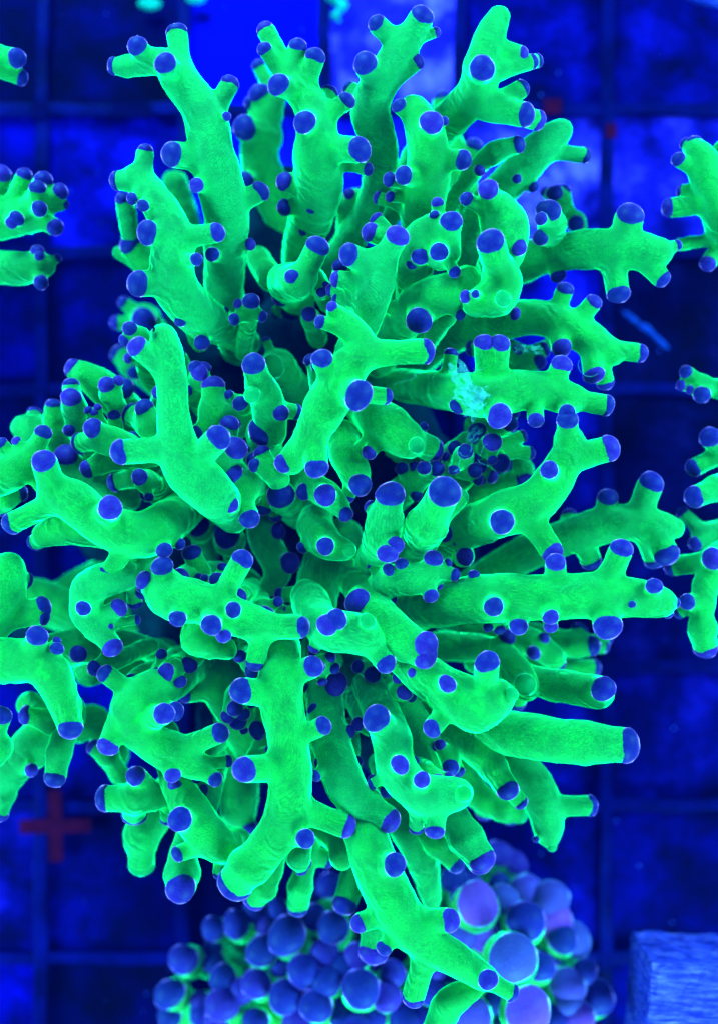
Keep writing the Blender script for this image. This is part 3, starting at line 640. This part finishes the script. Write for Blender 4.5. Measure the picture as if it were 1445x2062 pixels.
T(c5, [(1560,1090,-200,44),(1460,1110,-90,34),(1425,1165,-70,32),(1412,1230,-65,27),(1413,1280,-65,25)],
  [(1420,1306,24,-10,1413,1270),(1433,1125,22,38),(1382,1212,17,20),(1350,1140,20,-30,1430,1130),(1365,1235,12,-20,1410,1210)])

# --- bulb-tipped coral at the bottom
hc = thing('coral', 'bulb tipped coral with yellow green stems crowded under the lower arms of the big one', 'coral', W(780, 2150, FZ+20))
lump(hc, 'skeleton', [(560,2040,-470,110),(700,2030,-470,120),(860,2040,-470,130),(1000,1960,-480,120),(1080,2050,-480,110),(960,2200,-480,140),(640,2220,-480,140)], 'yellow', h=18, amp=8)
BL = [(476,1861,25),(533,1861,20),(577,1884,33),(527,1915,29),(516,1981,27),(449,1970,25),(447,2024,29),(431,1939,20),(670,1868,29),(632,1847,24),(653,1920,27),(611,1956,30),(691,1946,25),(656,1977,28),(575,2008,30),(636,2026,30),(726,1991,33),(691,2050,25),(750,2050,25),(777,2008,28),(515,2057,25),(601,2057,28),(369,1932,27),(341,2001,27),(341,2046,22),(407,2043,22),(489,1995,25),(566,1943,22),(663,1783,24),(511,1835,22),(630,1797,20),(430,1870,22),(428,1910,18),
 (961,1820,36),(1015,1811,26),(1004,1780,19),(1056,1794,27),(1058,1854,34),(1115,1856,32),(1108,1811,32),(1032,1929,42),(976,1887,26),(935,1884,25),(1004,1870,22),(1087,1946,26),(1108,1922,18),(1132,1891,26),(1156,1894,28),(1143,1987,33),(1201,2008,30),(1177,1956,22),(1063,2036,38),(1115,2050,24),(1167,2050,27),(1052,1987,16),(949,2046,34),(997,2015,22),(869,1995,28),(814,2057,28),(914,1769,24),(949,1776,16),(1004,1718,22),(1039,1738,20),(900,1950,24),(720,1925,26),(790,1960,24),(560,1830,20),(850,2050,26),(720,2070,28),(1040,2075,26),(930,1810,20)]
for k in range(46):
    q = random.uniform(0, 1); bx_ = 400+q*780; by_ = random.uniform(1830+abs(q-.55)*170, 2085)
    if all(math.hypot(bx_-b[0], by_-b[1]) > .95*b[2] for b in BL): BL.append((bx_, by_, random.uniform(19, 27)))
for (x, y, r) in BL:
    big = max(0, min(1, (r-18)/20))
    edge = math.hypot((x-790)/420, (y-2050)/330)
    z = -215+big*75-95*max(0, edge-.35)
    if (x > 1095 and r > 27) or y < 1800: z -= 40
    if r > 36: z += 35
    hx, hy = 790+(x-790)*.62, 2120+(y-2120)*.62
    g = .55
    T(hc, [(hx, hy, z-240, r*.7), ((hx+x*3)/4, (hy+y*3)/4, z-95, r*.62), (x*.93+hx*.07, y*.93+hy*.07, z-38, r*.86)],
      [(x, y, r*(1.2 if x > 900 else 1.13), 38, x*.93+hx*.07, y*.93+hy*.07)], material='yellow', tipmat='bulb_pale' if (x > 900 and r > 24 and (x*7+y) % 5 > 0) else 'bulb', name='polyp_stem', h=8)
    
# ------------------------------------------------------------------ the water
bpy.ops.mesh.primitive_cube_add(size=2, location=(0, 0, .06)); hz = bpy.context.object; hz.name = 'haze'; hz.scale = (1.6, 1.6, .52)
hz['kind'] = 'stuff'
m = bpy.data.materials.new('water_haze'); m.use_nodes = True; nt = m.node_tree; nt.nodes.clear()
vo = nt.nodes.new('ShaderNodeVolumePrincipled'); mo = nt.nodes.new('ShaderNodeOutputMaterial')
vo.inputs['Color'].default_value = (.0, .0006, .016, 1); vo.inputs['Density'].default_value = 2.0
vo.inputs['Absorption Color'].default_value = (.0, .2, .6, 1)
nt.links.new(vo.outputs[0], mo.inputs['Volume']); hz.data.materials.append(m)
# ------------------------------------------------------------------ small things
# rough ceramic block bottom right
import bmesh
bm = bmesh.new(); bmesh.ops.create_cube(bm, size=1)
bmesh.ops.subdivide_edges(bm, edges=bm.edges, cuts=14, use_grid_fill=True)
p0 = W(1375, 2010, -150)
for v in bm.verts:
    q = v.co.copy(); v.co = Vector((q.x*250, q.y*250, q.z*220))
    e = sum(1 for c in q if abs(c) > .46)
    nn = math.sin(q.x*23+q.y*17)+math.sin(q.z*29-q.x*13)+math.sin(q.y*41+q.z*11)
    v.co += q.normalized()*(nn*2.2+random.uniform(-2.4, 2.4))
    if e >= 2: v.co *= .975
me = bpy.data.meshes.new('ceramic_block'); bm.to_mesh(me); bm.free(); me.transform(Matrix.Scale(S, 4))
blk = link('ceramic_block', me, M['sawn']); blk.location = W(1395, 2025, -230); blk.rotation_euler.z = math.radians(-4)
blk['label'] = 'pale blue rough square block at the bottom right corner'; blk['category'] = 'block'
# pale shape at the top right corner
bm = bmesh.new(); bmesh.ops.create_uvsphere(bm, u_segments=40, v_segments=20, radius=1)
for v in bm.verts: v.co = Vector((v.co.x*120, v.co.y*62, v.co.z*24))
me = bpy.data.meshes.new('pale_shell'); bm.to_mesh(me); bm.free(); me.transform(Matrix.Scale(S, 4))
for p in me.polygons: p.use_smooth = True
sh = link('shell', me, M['block']); sh.location = W(1435, -38, -420); sh.rotation_euler.z = math.radians(-12)
sh['label'] = 'pale violet curved edge of a shell in the top right corner'; sh['category'] = 'shell'
# teal polyps at the top edge
for (x, y, rx, ry, lab) in ((302, 8, 25, 13, 'flat teal green polyp at the top edge near the left arms'), (395, 0, 20, 8, 'smaller teal polyp cut by the top edge, right of the other')):
    bm = bmesh.new(); bmesh.ops.create_uvsphere(bm, u_segments=28, v_segments=14, radius=1)
    for v in bm.verts:
        a = math.atan2(v.co.y, v.co.x); f = 1+.05*math.sin(9*a)
        rad = math.hypot(v.co.x, v.co.y); dip = -6*max(0, 1-rad*2.2) if v.co.z > 0 else 0
        v.co = Vector((v.co.x*rx*f, v.co.y*ry*f, v.co.z*9+dip))
    me = bpy.data.meshes.new('polyp'); bm.to_mesh(me); bm.free(); me.transform(Matrix.Scale(S*1.2, 4))
    for p in me.polygons: p.use_smooth = True
    o = link('polyp', me, M['teal']); o.location = W(x, y, FZ+20); o['label'] = lab; o['category'] = 'polyp'; o['group'] = 'teal polyps on the tiles'
def tube(name, pts, material, label=None, cat=None, parent=None, seg=8):
    c = catmull([(x, y, z, r) for x, y, z, r in pts], 4); v = []; f = []
    P = [np.array(W(*q[:3])) for q in c]
    for i, q in enumerate(c):
        d = P[min(i+1, len(P)-1)]-P[max(i-1, 0)]; d = d/np.linalg.norm(d)
        u = np.cross(d, [0, 0, 1.0]); u = u/(np.linalg.norm(u)+1e-9); w_ = np.cross(u, d)
        for s in range(seg):
            a = 6.2832*s/seg; v.append(P[i]+(u*math.cos(a)+w_*math.sin(a))*q[3]*S*random.uniform(.85, 1.15))
    for i in range(len(c)-1):
        for s in range(seg): f.append((i*seg+s, i*seg+(s+1) % seg, (i+1)*seg+(s+1) % seg, (i+1)*seg+s))
    me = mesh_from(name, v, f); o = link(name, me, M[material], parent)
    if label: o['label'] = label; o['category'] = cat
    return o
tube('twig', [(1255,628,-640,5),(1272,641,-637,8),(1285,652,-635,6),(1300,661,-635,9),(1315,675,-632,6),(1330,690,-632,7),(1346,702,-630,3)], 'twig', 'thin speckled blue twig lying aslant right of the middle right arms', 'twig')
tube('algae_strand', [(660,-20,-645,7),(668,-8,-640,15),(678,4,-640,9),(690,10,-640,14),(682,24,-642,7),(676,32,-642,10),(684,44,-645,3)], 'teal', 'bright cyan strand hanging at the top edge between two tiles', 'algae')
mu = thing('mucus', 'clear glistening cyan slime strung over the right middle arm', 'slime', W(945, 785, 40))
def film(cx, cy, z, lx, ly, ang, sd):
    n = 26; v = []; f = []
    for i in range(n+1):
        for j in range(n+1):
            u, w_ = i/n*2-1, j/n*2-1
            e = 1-.22*math.sin(u*2.3+sd)**2-.2*math.sin(w_*3+sd*2)**2
            X = u*lx*e; Y = w_*ly*e
            Z = 5*math.sin(X*.16+Y*.21+sd)+4*math.sin(X*.31-Y*.13+sd*3)+3*math.sin(Y*.45+X*.07)-8*(u*u+w_*w_)
            c_, s_ = math.cos(ang), math.sin(ang)
            v.append(W(cx+X*c_-Y*s_, cy+X*s_+Y*c_, z+Z))
    for i in range(n):
        for j in range(n): 
            if math.sin(i*.5+j*.3+sd)+math.sin(j*.45-i*.2+sd) > -1.1: f.append((i*(n+1)+j, i*(n+1)+j+1, (i+1)*(n+1)+j+1, (i+1)*(n+1)+j))
    o = link('film', mesh_from('film', v, f), M['mucus'], mu); o.matrix_parent_inverse = Matrix.Translation(-mu.location)
    so = o.modifiers.new('thick', 'SOLIDIFY'); so.thickness = .8*S
film(932, 768, 60, 60, 24, 1.05, 1.0); film(966, 808, 62, 44, 18, 2.2, 4.0); film(950, 800, 64, 40, 30, .6, 9.0); film(952, 880, -20, 26, 14, 2.0, 6.0); film(1065, 703, 20, 34, 11, .05, 2.0)
def wisp(x, y, z, n, st, th, hd):
    pts = []
    for q in range(n):
        pts.append((x, y, z+random.uniform(-3, 3), th*random.uniform(.5, 1.3))); hd += random.uniform(-.9, .9); x += st*math.cos(hd); y += st*math.sin(hd)
    o = tube('strand', pts, 'mucus', parent=mu, seg=6); o.matrix_parent_inverse = Matrix.Translation(-mu.location)
for k in range(9): wisp(random.uniform(905, 985), random.uniform(735, 820), 60, 5, random.uniform(5, 9), random.uniform(.5, 1.0), random.uniform(.5, 2.2))
for k in range(6): wisp(random.uniform(930, 990), random.uniform(865, 930), 0, 6, 7, 1.1, random.uniform(1, 4))
wisp(872, 692, 50, 8, 13, .7, 1.3); wisp(1165, 725, 20, 6, 13, .7, 1.1); wisp(836, 745, 20, 6, 12, .6, 1.4)
o = tube('scar', [(302,655,84,2),(310,660,85,2.6),(309,668,85,2)], 'dark', parent=main, seg=6); o.matrix_parent_inverse = Matrix.Translation(-main.location)
# grit on the tiles
v = []; f = []
for k in range(260):
    x, y = random.uniform(-200, 1700), random.uniform(-200, 2300); r = random.choice([1.2, 1.6, 2.2, 3.2]); b0 = len(v)
    c = np.array(W(x, y, FZ-3))
    for q in range(6):
        a = q*1.047; v.append(c+np.array([math.cos(a)*r*random.uniform(.6, 1.4)*S, math.sin(a)*r*random.uniform(.6, 1.4)*S, 0]))
    v.append(c+np.array([0, 0, r*.7*S]))
    for q in range(6): f.append((b0+q, b0+(q+1) % 6, b0+6))
gr = link('grit', mesh_from('grit', v, f), M['block']); gr['kind'] = 'stuff'; gr['label'] = 'pale grit scattered over the tank floor tiles'
bpy.context.view_layer.update()
print('polys', sum(len(m.polygons) for m in bpy.data.meshes))
